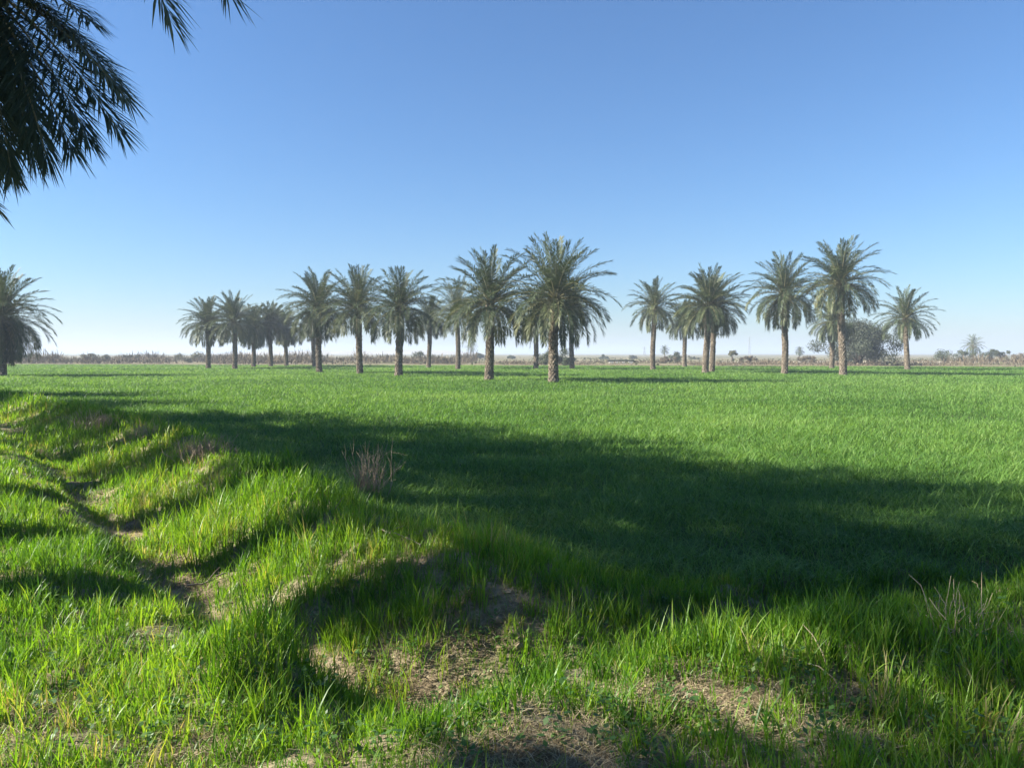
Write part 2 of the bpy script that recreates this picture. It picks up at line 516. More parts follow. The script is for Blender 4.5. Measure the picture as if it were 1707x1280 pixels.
def build_bank_grass():
    parts = []
    edges = np.concatenate([np.arange(1.2, 8, .5), np.geomspace(8, 46, 26)])
    for y0, y1 in zip(edges[:-1], edges[1:]):
        ym = .5*(y0+y1)
        k = max(1.0, ym/6)
        # tuft centres, then blades round each
        x, y = strip_points(y0, y1, 210/k**1.3, .80, 1.4)
        fy = np.interp(x, FIELD_X, FIELD_Y)
        keep = y < fy+.25
        keep &= (x > -40)
        b = bare(x, y)
        patch = noise(x, y, .75, 51, 3)
        keep &= rng.random(len(x)) < (1-b)**1.6*(.30+1.15*patch)
        x, y, patch = x[keep], y[keep], patch[keep]
        m = len(x)
        if m == 0:
            continue
        nb = max(5, int(18/k**.35))
        th = (.175+.16*(patch-.35)*2)*rng.uniform(.45, 1.6, m)
        sdd = ditch_sd(x, y)
        th *= np.where(sdd > .25, 1.2, 1.0)*(1-.42*np.exp(-((sdd+.45)/.5)**2)*(x < -1.5))
        th *= (1-.55*b[keep])*.84*(1-.45*np.exp(-((x+.3)**2/.45+(y-3.9)**2/.4)))*(1+.35*np.exp(-((x+1.3)**2/.2+(y-4.3)**2/.35)))
        th *= (1-.33*sstep(-.2, .8, x)*sstep(3.6, 4.4, y))*.92
        th = np.clip(th, .04, .5)
        X = np.repeat(x, nb)+rng.normal(0, .033*k**.5, m*nb)
        Y = np.repeat(y, nb)+rng.normal(0, .033*k**.5, m*nb)
        n = m*nb
        h = np.repeat(th, nb)*rng.uniform(.45, 1.15, n)
        w = rng.uniform(.0036, .0092, n)*k**.75*np.repeat(rng.uniform(.7, 1.35, m), nb)
        az = rng.uniform(0, 2*np.pi, n)
        lean = rng.uniform(.05, .6, n)
        droop = np.clip(rng.normal(.18, .24, n), 0, 1)
        big = np.repeat(noise(x, y, 1.6, 61, 2), nb)
        var = np.clip(.42+.9*(big-.5)+np.repeat(rng.normal(0, .2, m), nb)+rng.normal(0, .16, n)+.25*np.repeat(bare(x, y), nb), 0, 1)
        P = np.stack([X, Y, height(X, Y)-.01], 1)
        face = az+np.pi/2+rng.normal(0, .7, n)
        parts.append(blades(P, h, w, az, lean, droop, 4 if ym < 8 else 3, var, face))
        # short fine under-grass
        x, y = strip_points(y0, y1, 1500/k**1.7, .80, 1.4)
        keep = (y < np.interp(x, FIELD_X, FIELD_Y)+.3) & (x > -40)
        b = bare(x, y)
        keep &= rng.random(len(x)) < (1-.85*b)*(.25+1.1*noise(x, y, .4, 71, 2))
        x, y = x[keep], y[keep]
        n = len(x)
        h = rng.uniform(.03, .13, n)
        P = np.stack([x, y, height(x, y)-.005], 1)
        az = rng.uniform(0, 2*np.pi, n)
        var = np.clip(.5+.9*(noise(x, y, 1.0, 81, 2)-.5)+rng.normal(0, .2, n)+.3*bare(x, y), 0, 1)
        parts.append(blades(P, h, rng.uniform(.003, .006, n)*k**.8, az, rng.uniform(.2, 1.1, n), rng.uniform(0, .7, n), 3 if ym < 8 else 2, var))
    V, Q, T, A = join_blades(parts)
    print('bank verts', len(V))
    return mesh_np('bank_grass', V, Q, T, attr={'var': A}, mats=[M_grass])


obj('bank_grass', build_bank_grass(), kind='stuff', label='bright green wild grass growing on the ditch banks', category='grass')


def build_straw():
    parts = []
    n = 26000
    ch = rng.integers(0, len(BARE), n)
    B = np.array([(b[0], b[1], b[2]) for b in BARE])[ch]
    x = B[:, 0]+rng.normal(0, .75, n)*B[:, 2]
    y = B[:, 1]+rng.normal(0, .75, n)*B[:, 2]
    x2, y2 = strip_points(1.5, 14, 260, .7, 1)
    k2 = y2 < np.interp(x2, FIELD_X, FIELD_Y)-.1
    x, y = np.concatenate([x, x2[k2]]), np.concatenate([y, y2[k2]])
    n = len(x)
    L = rng.uniform(.03, .15, n)
    az = rng.uniform(0, 2*np.pi, n)
    P = np.stack([x, y, height(x, y)+.004+rng.random(n)*.02], 1)
    steep = rng.uniform(0.02, .5, n)
    V, q, t, a = blades(P, L*steep, rng.uniform(.002, .0045, n), az, 1/np.maximum(steep, .08)*.9, rng.uniform(0, .8, n), 3, rng.random(n))
    return mesh_np('straw', V, q, t, attr={'var': a}, mats=[M_straw])


obj('straw_litter', build_straw(), kind='stuff', label='pale dead straw scattered over the bare soil', category='straw')


# soil clods on the bare patches
def build_clods():
    n = 3200
    ch = rng.integers(0, len(BARE), n)
    B = np.array([(b[0], b[1], b[2]) for b in BARE])[ch]
    x = B[:, 0]+rng.normal(0, .6, n)*B[:, 2]; y = B[:, 1]+rng.normal(0, .6, n)*B[:, 2]
    s = rng.gamma(1.5, .0055, n)+.003
    phi = (1+5**.5)/2
    ico = np.array([(-1, phi, 0), (1, phi, 0), (-1, -phi, 0), (1, -phi, 0), (0, -1, phi), (0, 1, phi), (0, -1, -phi), (0, 1, -phi), (phi, 0, -1), (phi, 0, 1), (-phi, 0, -1), (-phi, 0, 1)])/1.9
    fc = np.array([(0, 11, 5), (0, 5, 1), (0, 1, 7), (0, 7, 10), (0, 10, 11), (1, 5, 9), (5, 11, 4), (11, 10, 2), (10, 7, 6), (7, 1, 8), (3, 9, 4), (3, 4, 2), (3, 2, 6), (3, 6, 8), (3, 8, 9), (4, 9, 5), (2, 4, 11), (6, 2, 10), (8, 6, 7), (9, 8, 1)])
    V = ico[None]*s[:, None, None]*rng.uniform(.6, 1.3, (n, 12, 1))*np.array([1.2, 1, .7])
    V = V+np.stack([x, y, height(x, y)], 1)[:, None]
    T = fc[None]+(np.arange(n)*12)[:, None, None]
    return mesh_np('clods', V.reshape(-1, 3), None, T.reshape(-1, 3), mats=[M_ground], smooth=False,
                   attr={'green': np.zeros(n*12), 'dry': np.zeros(n*12)})


obj('soil_clods', build_clods(), kind='stuff', label='small crumbs of dry soil on the bare ditch bank', category='soil')


# broad-leaved weeds between the grass near the camera
def build_weeds():
    V, Q, A, n0 = [], [], [], 0
    px = rng.uniform(20, 1700, 330); py = rng.uniform(980, 1278, 330)
    for i in range(330):
        g = at_ground(px[i], py[i])
        if g[1] > np.interp(g[0], FIELD_X, FIELD_Y)-.3:
            continue
        hh = rng.uniform(.05, .16)
        for k in range(rng.integers(6, 14)):
            a = rng.uniform(0, 6.283); l = rng.uniform(.02, .045); e = rng.uniform(-.1, .9)
            base = g+np.array([rng.normal(0, .025), rng.normal(0, .025), rng.uniform(.2, 1)*hh])
            d = np.array([math.cos(a)*math.cos(e), math.sin(a)*math.cos(e), math.sin(e)])
            s = np.cross(d, (0, 0, 1)); s /= np.linalg.norm(s)+1e-6
            s = s*l*.33
            p = [base, base+d*l*.45-s, base+d*l, base+d*l*.45+s]
            V += p; Q.append((n0, n0+1, n0+2, n0+3)); n0 += 4
            A += [rng.random()]*4
    return mesh_np('weeds', np.array(V), np.array(Q), attr={'var': np.array(A)}, mats=[M_weed])


obj('weeds', build_weeds(), kind='stuff', label='small broad leaved weeds among the near grass', category='weeds')


# ------------------------------------------------------------------ date palms
def frond_geo(r, phi, th0, bend, L, nl, lw, ll, sway, start=.14, curve=None, sweep=1.0):
    """one feather leaf from the origin: rachis points plus leaflet kites"""
    S = 15
    t = np.linspace(0, 1, S)
    el = np.maximum(th0-bend*t**1.35, R(-87))
    az = phi+sway*t**1.5
    ds = L/(S-1)
    dirs = np.stack([np.cos(el)*np.cos(az), np.cos(el)*np.sin(az), np.sin(el)], 1)
    P = np.concatenate([np.zeros((1, 3)), np.cumsum(.5*(dirs[1:]+dirs[:-1])*ds, 0)])
    if curve is not None:
        P = curve
        dirs = np.gradient(P, axis=0)
        dirs /= np.linalg.norm(dirs, axis=1)[:, None]
        az = np.full(S, math.atan2(P[-1, 1], P[-1, 0]))
    u = np.linspace(start, 1, nl)
    u = np.repeat(u, 2)+r.uniform(-.4, .4, 2*nl)/nl
    u = np.clip(u, start, 1)
    side = np.tile([1.0, -1.0], nl)
    pos = np.stack([np.interp(u, t, P[:, k]) for k in range(3)], 1)
    T = np.stack([np.interp(u, t, dirs[:, k]) for k in range(3)], 1)
    T /= np.linalg.norm(T, axis=1)[:, None]
    lat = np.stack([-np.sin(np.interp(u, t, az)), np.cos(np.interp(u, t, az)), np.zeros(len(u))], 1)
    Nn = np.cross(T, lat); Nn /= np.linalg.norm(Nn, axis=1)[:, None]+1e-9
    Nn *= np.sign(Nn[:, 2:3]+1e-6)
    al = np.interp(u, [start, .4, .8, 1], [R(62), R(52), R(38), R(22)])*sweep+r.normal(0, .1, len(u))
    be = np.where(r.random(len(u)) < .5, R(38), R(8))+r.normal(0, .22, len(u))
    D = T*np.cos(al)[:, None]+np.sin(al)[:, None]*(lat*(side*np.cos(be))[:, None]+Nn*np.sin(be)[:, None])
    ln = ll*np.interp(u, [start, .3, .6, .85, 1], [.55, 1, 1, .9, .75])*r.uniform(.8, 1.15, len(u))
    W = np.cross(D, Nn); W /= np.linalg.norm(W, axis=1)[:, None]+1e-9
    W = W*(lw*.5*r.uniform(.75, 1.25, len(u)))[:, None]
    mid = pos+D*(ln*.5)[:, None]
    tip = pos+D*ln[:, None]
    mid[:, 2] -= ln*.03
    tip[:, 2] -= ln*r.uniform(.06, .26, len(u))
    V = np.stack([pos, mid-W, tip, mid+W], 1)
    return P, V


def make_crown(seed, L, nf, nl, lw, ll, th_lo=-14, droop=1.0, wind=0.0, rw=.036, skip=None, curves=()):
    r = np.random.default_rng(seed)
    LV, LA, TV, TQ, tn = [], [], [], [], 0
    tb = Tubes()
    for i in range(nf):
        u = i/(nf-1)
        phi = i*2.39996+r.normal(0, .16)
        th0 = R(86-(86-th_lo)*u**.88+r.normal(0, 6))
        bend = R((24+132*u*(1-.60*u))*droop+r.normal(0, 8))
        l = L*(.80+.22*math.sin(math.pi*min(1, .25+.75*u)))*r.uniform(.9, 1.06)
        sw = r.normal(0, .14)+wind
        fsh = r.normal(0, .15)
        if skip and skip(phi, u):
            continue
        P, V = frond_geo(np.random.default_rng(seed*1009+i), phi, th0, bend, l, nl, lw, ll, sw)
        off = np.array([math.cos(phi)*.13, math.sin(phi)*.13, .32*(1-u)-.1])
        LV.append((V+off).reshape(-1, 3))
        fv = np.clip(.42+fsh+.16*u+np.random.default_rng(seed*7+i).normal(0, .12, len(V)), 0, 1)
        LA.append(np.repeat(fv, 4))
        tb.add(P+off, np.linspace(rw, .005, len(P)), 4)
    for i, (tip, c1) in enumerate(curves):
        t = np.linspace(0, 1, 60)[:, None]
        cv = 2*t*(1-t)*c1+t*t*tip
        a = np.concatenate([[0], np.cumsum(np.linalg.norm(np.diff(cv, axis=0), axis=1))])
        cv = np.stack([np.interp(np.linspace(0, a[-1], 15), a, cv[:, k]) for k in range(3)], 1)
        P, V = frond_geo(np.random.default_rng(seed*77+i), 0, 0, 0, 1, nl, lw, ll*1.3, 0, curve=cv, sweep=.6)
        LV.append(V.reshape(-1, 3))
        LA.append(np.repeat(np.clip(.45+r.normal(0, .12)+np.random.default_rng(i).normal(0, .1, len(V)), 0, 1), 4))
        tb.add(P, np.linspace(rw, .005, len(P)), 4)
    V = np.concatenate(LV); A = np.concatenate(LA)
    Q = np.arange(len(V)).reshape(-1, 4)
    V2, Q2 = np.concatenate(tb.V), np.concatenate(tb.Q)
    n = len(V)
    return mesh_np('palm_crown', np.concatenate([V, V2]), np.concatenate([Q, Q2+n]), attr={'var': np.concatenate([A, np.full(len(V2), .5)])},
                   mats=[M_frond, M_rachis], mat_idx=np.concatenate([np.zeros(len(Q)), np.ones(len(Q2))]), smooth=False)


def make_dead_frond(seed, L):
    r = np.random.default_rng(seed)
    P, V = frond_geo(r, 0.0, R(-22+r.normal(0, 6)), R(62+r.normal(0, 5)), L*.72, 34, .026, .36, r.normal(0, .15))
    tb = Tubes(); tb.add(P, np.linspace(.04, .006, len(P)), 4)
    V2, Q2 = np.concatenate(tb.V), np.concatenate(tb.Q)
    V = V.reshape(-1, 3)
    Q = np.arange(len(V)).reshape(-1, 4)
    return mesh_np('dead_frond', np.concatenate([V, V2]), np.concatenate([Q, Q2+len(V)]), attr={'var': np.concatenate([np.repeat(r.random(len(Q)), 4), np.full(len(V2), .6)])},
                   mats=[M_frond_dry, M_rachis], mat_idx=np.concatenate([np.zeros(len(Q)), np.ones(len(Q2))]), smooth=False)


def make_trunk(seed, H, r0, lean=(0, 0)):
    """column of old leaf bases: a spiral of pointed, outward tilted boots"""
    r = np.random.default_rng(seed)
    k = 40
    m = int(H/.035)
    z = np.linspace(-.15, H, m)
    th = np.linspace(0, 2*np.pi, k, endpoint=False)
    Z, TH = np.meshgrid(z, th, indexing='ij')
    n, pitch = 10, .17
    row = Z/pitch
    # two interleaved spirals make a diamond lattice
    a = (TH/(2*np.pi)*n+row*.5) % 1.0
    b = (TH/(2*np.pi)*n-row*.5) % 1.0
    cell = np.floor(TH/(2*np.pi)*n+row*.5)*31+np.floor(TH/(2*np.pi)*n-row*.5)*17
    up = (a+(1-b))*.5            # 0 at the foot of a boot, 1 at its cut top
    edge = np.minimum(np.minimum(a, 1-a), np.minimum(b, 1-b))*4
    rad = r0*(1+.22*np.exp(-np.clip(Z, 0, None)/.35)+.10*np.exp(-((Z-H)/.5)**2)-.06*Z/H)
    jig = .6+.8*_hash(np.floor(cell), np.floor(cell*.37), seed)
    rad = rad*(.90)+(.075*up*np.clip(edge*1.6, 0, 1)*jig)
    rad = rad+.012*r.normal(0, 1, rad.shape)
    cx = lean[0]*(Z/H)**1.5+.05*np.sin(Z*.8+seed); cy = lean[1]*(Z/H)**1.5
    V = np.stack([cx+rad*np.cos(TH), cy+rad*np.sin(TH), Z], -1).reshape(-1, 3)
    i = np.arange(m-1)[:, None]*k; j = np.arange(k)[None]; j2 = (j+1) % k
    Q = np.stack([i+j, i+j2, i+k+j2, i+k+j], -1).reshape(-1, 4)
    top = len(V)
    V = np.concatenate([V, [[lean[0]+.05*math.sin(H*.8+seed), lean[1], H+.15]]])
    T = np.stack([np.arange(k)+(m-1)*k, (np.arange(k)+1) % k+(m-1)*k, np.full(k, top)], 1)
    return mesh_np('palm_trunk', V, Q, T, mats=[M_trunk], smooth=False)


GP = 'date palms standing in the wheat field'


def palm(seed, X, Y, H, L, label, nf=80, nl=62, lw=.056, ll=.60, r0=.285, droop=1.0, th_lo=-32, rw=.036, lean=(0, 0), dead=3, group=GP, wind=0.0, rot=None, skip=None, curves=()):
    t = thing('date_palm', (X, Y, float(height(X, Y))), label, 'palm tree', group)
    obj('trunk', make_trunk(seed, H, r0, lean), t)
    c = obj('crown', make_crown(seed+100, L, nf, nl, lw, ll, th_lo, droop, wind, rw, skip, curves), t)
    c.location = (lean[0], lean[1], H)
    r = random.Random(seed)
    c.rotation_euler = (0, 0, r.uniform(0, 6.28) if rot is None else rot)
    for k in range(dead):
        d = obj('dead_frond', DEAD[r.randrange(len(DEAD))], t)
        d.location = (c.location[0], c.location[1], H-r.uniform(.1, .35))
        d.rotation_euler = (0, 0, r.uniform(0, 6.28))
        s = r.uniform(.75, 1.0)*L/4.2
        d.scale = (s, s, s)
    return t


DEAD = [make_dead_frond(900+i, 4.2) for i in range(4)]

# px, base y, crown centre y, top y, label, extra
PALMS = [
    (348, 611, 541, 493, 'leftmost palm of the row beyond the open gap, with a lopsided crown drooping left', {}),
    (391, 612, 536, 485, 'second palm from the left end of the middle row, full crown above a pale trunk', {}),
    (423, 609, 546, 502, 'small distant palm half hidden just right of the second palm of the row', {}),
    (451, 608.5, 540, 502, 'small distant palm with a narrow crown, middle of three far trunks close together', {}),
    (477, 607.5, 548, 513, 'low dark far palm, rightmost of three small trunks close together', {}),
    (523, 609, 550, 512, 'thin trunked far palm hidden right behind the taller stout palm', {'dead': 1}),
    (532, 617, 515, 447, 'tall palm right of the three small far palms, first of three big ones', {}),
    (599, 619, 514, 441, 'middle one of three equal tall palms whose crowns touch', {}),
    (666, 622, 513, 441, 'stout palm with a shaggy crown, third of three tall palms whose crowns touch', {'r0': .31}),
    (716, 610, 533, 492, 'small dark palm with a drooping crown between two taller palms', {'droop': 1.15}),
    (763, 612, 519, 456, 'slender bare trunked palm with its crown tucked behind the left big central palm', {'nf': 62}),
    (816, 628, 505, 411, 'big palm with a notched pale trunk just left of the tallest central palm', {'r0': .31}),
    (894, 612, 524, 470, 'far palm mostly hidden behind the tallest central palm, trunk showing on its left', {}),
    (923, 631, 497, 391, 'biggest and nearest palm at the centre with the broadest spreading crown', {'nf': 84, 'r0': .33, 'L': 4.35}),
    (953, 612, 510, 458, 'slender straight palm close behind the right side of the biggest central palm', {}),
    (1089, 613, 512, 466, 'lone slim palm left of the right hand group, crown like an open umbrella', {'nf': 56, 'L': 3.6}),
    (1141, 609, 536, 496, 'low far palm with a thin trunk between the slim lone palm and the paired trunks', {}),
    (1178, 617.5, 510, 443, 'front palm of the two whose trunks stand side by side', {'r0': .30}),
    (1188, 616, 520, 458, 'rear palm of the pair with trunks side by side, crown buried in its neighbour', {'nf': 60, 'r0': .27}),
    (1307, 619, 491, 419, 'tall palm with yellowish dead leaves under a flaring crown, left of the tallest right palm', {'dead': 6}),
    (1386, 611, 537, 494, 'small far palm behind the tallest palm of the right hand group', {}),
    (1403, 621, 472, 393, 'tallest palm of the right hand group, tan dead leaves hanging over a notched trunk', {'dead': 6, 'nf': 80, 'r0': .31}),
    (1504, 613, 530, 476, 'rightmost palm of the field, open crown on a pale leaning trunk', {'nf': 58, 'lean': (-.35, 0), 'px_off': 6}),
]
for i, (px, yb, yc, yt, label, ex) in enumerate(PALMS):
    ex = dict(ex)
    g = at_z(px+ex.pop('px_off', 0), yb, .27)
    Y = g[1]
    H = at_y(px, yc, Y)[2]-.1
    L = ex.pop('L', None) or float(np.clip((yc-yt)/F_PX*Y/1.02, 3.2, 4.5))
    q = random.Random(50+i)
    ex.setdefault('droop', q.uniform(.82, 1.08)); ex.setdefault('th_lo', q.uniform(-40, -20))
    ex.setdefault('lean', (q.uniform(-.22, .22), q.uniform(-.3, .3)))
    ex.setdefault('nf', q.randrange(70, 96)); ex.setdefault('dead', q.randrange(1, 6))
    g[0] -= ex['lean'][0]*.4
    palm(11+i*7, g[0], Y, H, L, label, **ex)

# the row on the left of the photographer: most of it stands outside the picture and throws the long shade
GS = 'date palms along the left side of the bank'
palm(301, *at_y(4, 600, 66)[:2], 5.0, 4.5, 'wide shaggy palm at the left edge, its skirt of leaves reaching the ground', nf=120, nl=70, lw=.06, ll=.62, droop=1.15, th_lo=-60, group=GS, dead=4)
NC = np.array([-4.95, 7.0, 5.5])           # heart of the nearest crown
# leaf tips with the point each leaf bends over, both as a view direction and a distance
TIPS = [((208, 162, 5.3), (105, 28, 5.9)), ((196, 216, 5.2), (98, 58, 5.9)), ((145, 230, 5.3), (75, 70, 6.0)), ((118, 246, 5.4), (62, 100, 6.0)),
        ((76, 258, 5.5), (40, 100, 6.0)), ((54, 256, 6.7), (38, 180, 6.8)), ((18, 280, 5.6), (-4, 140, 6.0)), ((6, 262, 6.0), (-20, 130, 6.2)),
        ((283, 34, 4.7), (225, -190, 5.2)), ((378, -14, 4.7), (310, -260, 5.2)), ((150, 36, 5.3), (70, -40, 6.0)), ((186, 140, 5.6), (100, 10, 6.2)),
        ((45, 225, 5.9), (20, 90, 6.3)), ((30, 170, 6.4), (0, 60, 6.6)),
        ((-20, 280, 5.4), (-50, 120, 6.0)), ((-60, 200, 5.2), (-90, 60, 6.0)), ((110, 60, 6.0), (50, -20, 6.4))]
palm(27, -5.35, 7.0, 5.5-float(height(-5.35, 7.0)), 3.6, 'nearest palm, overhead in the upper left corner, only dark hanging leaves showing', nf=104, nl=150, lw=.0135, ll=.33, rw=.018,
     droop=.95, th_lo=-26, group=GS, dead=0, rot=0.0, lean=(.4, 0), skip=lambda p, u: u > .3 and math.cos(p) > -.42,
     curves=[(at_y(*a)-NC, at_y(*b)-NC) for a, b in TIPS])
palm(303, -13.6, 14.0, 5.7, 3.9, 'palm at the left edge, a single leaf tip showing below the overhead leaves', nf=80, nl=60, th_lo=-18, group=GS, dead=0)
for X, Y, H, Lf in ((-9.9, 8.7, 6.5, 3.2), (-12.7, 11.4, 6.3, 3.2), (-8.3, 4.9, 5.9, 2.5), (-7.6, .40, 5.9, 2.3)):  # extra unseen palms, placed and trimmed to shade the bank and near field
    palm(309+int(Y), X, Y, H, Lf, 'unseen date palm added left of the picture to cast shade', nf=62, nl=56, lw=.048, th_lo=4, droop=.75, group=GS, dead=0)
for k, (X, Y, H) in enumerate([(-17.0, 17.4, 5.7), (-20.8, 20.8, 5.8), (-28.5, 27.3, 5.8), (-33.5, 34.0, 5.8), (-8, -5.5, 5.8)]):
    palm(310+k, X, Y, H, 3.7, 'unseen date palm added left of the picture to cast shade', nf=82, nl=52, th_lo=-8, droop=.85, group=GS, dead=0)


# ------------------------------------------------------------------ bushes and distant trees
def leaf_cloud(r, w, h, n, size, lobes=10, base=.12, flat=.75):
    """leaf cards spread through an uneven cluster of lobes; origin at the ground"""
    c = np.stack([r.normal(0, .30, lobes)*w, r.normal(0, .30, lobes)*w, r.uniform(base+.12, .82, lobes)*h], 1)
    taper = 1-.55*np.clip(c[:, 2]/h-.35, 0, 1)
    c[:, :2] *= taper[:, None]
    rad = r.uniform(.16, .30, lobes)*min(w, h*1.6)
    which = r.integers(0, lobes, n)
    d = r.normal(0, 1, (n, 3)); d /= np.linalg.norm(d, axis=1)[:, None]
    rr = rad[which]*r.random(n)**.45
    p = c[which]+d*rr[:, None]*np.array([1, 1, flat])
    p[:, 2] = np.clip(p[:, 2], .02, h)
    nrm = d*.8+r.normal(0, .6, (n, 3)); nrm /= np.linalg.norm(nrm, axis=1)[:, None]
    a = np.cross(nrm, r.normal(0, 1, (n, 3))); a /= np.linalg.norm(a, axis=1)[:, None]
    b = np.cross(nrm, a)
    s = size*r.uniform(.6, 1.4, n)
    V = np.stack([p-a*s[:, None], p-b*(s*.5)[:, None], p+a*s[:, None], p+b*(s*.5)[:, None]], 1).reshape(-1, 3)
    return V, np.arange(4*n).reshape(n, 4), np.repeat(np.clip(r.normal(.5, .25, n)+.35*(r.random(lobes)-.5)[which], 0, 1), 4), c


def tree(name, seed, X, Y, w, h, leafmat, label, cat, group=None, n=1500, size=None, base=.12, lobes=10, trunk_r=None, stems=1, zoff=0):
    r = np.random.default_rng(seed)
    t = thing(name, (X, Y, float(height(X, Y))+zoff), label, cat, group)
    V, Q, A, c = leaf_cloud(r, w, h, n, size or max(.05, Y*.0012), lobes, base)
    obj('crown', mesh_np('crown', V, Q, attr={'var': A}, mats=[leafmat], smooth=False), t)
    tb = Tubes()
    tr = trunk_r or .03*h
    for q in c[:7]:
        b0 = np.array([r.normal(0, .04*w), r.normal(0, .04*w), -.1])
        m = b0*.6+q*.4+np.array([0, 0, .1*h])
        tb.add([b0, b0*.8+m*.2+np.array([0, 0, .06*h]), m, q], [tr, tr*.8, tr*.5, tr*.2], 5)
    obj('trunk' if stems == 1 else 'stem', tb.mesh('stems', M_bark), t)
    return t


def px_tree(name, seed, px, yb, yt, wpx, Y, leafmat, label, cat, group=None, **kw):
    """base at depth Y, sized from the photograph"""
    p = at_y(px, yb, Y)
    return tree(name, seed, p[0], Y, wpx/F_PX*Y, (yb-yt)/F_PX*Y, leafmat, label, cat, group, **kw)


px_tree('tree', 501, 1432, 606, 527, 84, 128, M_greyleaf, 'broad grey green tree with a rounded crown behind the tallest right hand palm', 'tree', n=30000, lobes=46, size=.13, base=.04)
px_tree('tree', 502, 1455, 606, 545, 60, 140, M_bushleaf, 'darker bushy tree standing against the right side of the broad grey green tree', 'tree', n=6000, lobes=16, size=.13, base=.0)
px_tree('bush', 503, 921, 606, 574, 40, 124, M_bushleaf, 'tall dark bush just left of the tallest central palm trunk at the field edge', 'bush', n=4000, size=.11, base=.0, stems=2)
px_tree('bush', 504, 941, 608, 590, 38, 122, M_bushleaf, 'low dark bush right of the tallest central palm trunk at the field edge', 'bush', n=2600, size=.10, base=.0, stems=2)
FB = 'far bushes and trees on the dry land'
far_list = [
    ('bush', 148, 600, 584, 30, 175, M_olive, 'thin low tree left of its twin above the brown scrub at left'),
    ('bush', 172, 600, 581, 26, 175, M_olive, 'taller thin tree right of its twin above the brown scrub at left'),
    ('bush', 55, 603, 583, 30, 150, M_bushleaf, 'small dark bush just right of the shaggy palm at the left edge'),
    ('bush', 316, 602, 580, 48, 160, M_olive, 'feathery olive shrub behind the leftmost palm of the middle row'),
    ('bush', 218, 601, 589, 36, 170, M_olive, 'faint rounded shrub in the brown scrub left of the palms'),
    ('bush', 700, 600, 580, 26, 170, M_bushleaf, 'dark round shrub left of the small drooping palm'),
    ('bush', 800, 594, 584, 14, 260, M_bushleaf, 'small dark round bush beside the tiny far palm'),
    ('bush', 851, 593, 587, 16, 270, M_bushleaf, 'small flat dark bush between the two big central palms'),
    ('bush', 1008, 592, 584, 13, 280, M_bushleaf, 'small lone dome shaped bush right of the central palms'),
    ('bush', 1054, 592, 586, 12, 290, M_olive, 'tiny pale bush left of the slim lone palm'),
    ('bush', 1127, 602, 581, 22, 165, M_bushleaf, 'ragged bush seen between the slim lone palm and the low far palm'),
    ('bush', 1156, 594, 588, 16, 260, M_olive, 'tiny grey bush left of the paired palm trunks'),
    ('bush', 1220, 601, 579, 14, 170, M_olive, 'narrow upright shrub right of the paired palm trunks'),
    ('bush', 1572, 600, 578, 32, 175, M_bushleaf, 'dense dark round bush right of the last palm of the field'),
    ('bush', 1604, 600, 579, 26, 178, M_bushleaf, 'dark bush left of the small far palm at right'),
    ('bush', 1650, 600, 577, 22, 178, M_bushleaf, 'dark bush right of the small far palm at right, left half of a pair'),
    ('bush', 1672, 600, 578, 22, 180, M_bushleaf, 'dark bush near the right edge, right half of a pair'),
    ('bush', 1700, 601, 580, 22, 172, M_brush, 'brown leafless bush cut by the right edge'),
    ('bush', 1246, 603, 590, 24, 150, M_brush, 'brown leafless shrub in the gap right of the paired palms'),
    ('bush', 1350, 603, 590, 26, 150, M_brush, 'brown leafless shrub left of the tallest right hand palm'),
    ('bush', 1110, 603, 592, 26, 150, M_brush, 'brown leafless shrub by the foot of the slim lone palm'),
    ('bush', 745, 604, 595, 20, 145, M_olive, 'low olive shrub at the field edge left of the slender bare trunked palm'),
]
for k, (nm, px, yb, yt, w, Y, mt, lab) in enumerate(far_list):
    px_tree(nm, 520+k, px, yb, yt, w, Y, mt, lab, 'bush', FB, n=1500, size=Y*.0008, base=.02, stems=2)

# tiny palms far away
FP = 'tiny palms far beyond the field'
for k, (px, yc, L, Y, lab) in enumerate([(785, 578, 3.2, 330, 'tiny far palm seen between the slender palm and the big central palm'),
                                         (1333, 586, 2.0, 320, 'tiny far palm just above the horizon right of the tall yellowish palm'),
                                         (1622, 577, 3.0, 200, 'small far palm rising above the bushes near the right edge'),
                                         (1108, 584, 2.2, 330, 'tiny far palm near the foot of the lone slim palm')]):
    p = at_y(px, yc, Y)
    hh = p[2]-float(height(p[0], Y))
    palm(600+k, p[0], Y, hh, L, lab, nf=34, nl=20, lw=.10, ll=.6, r0=.25, group=FP, dead=0)


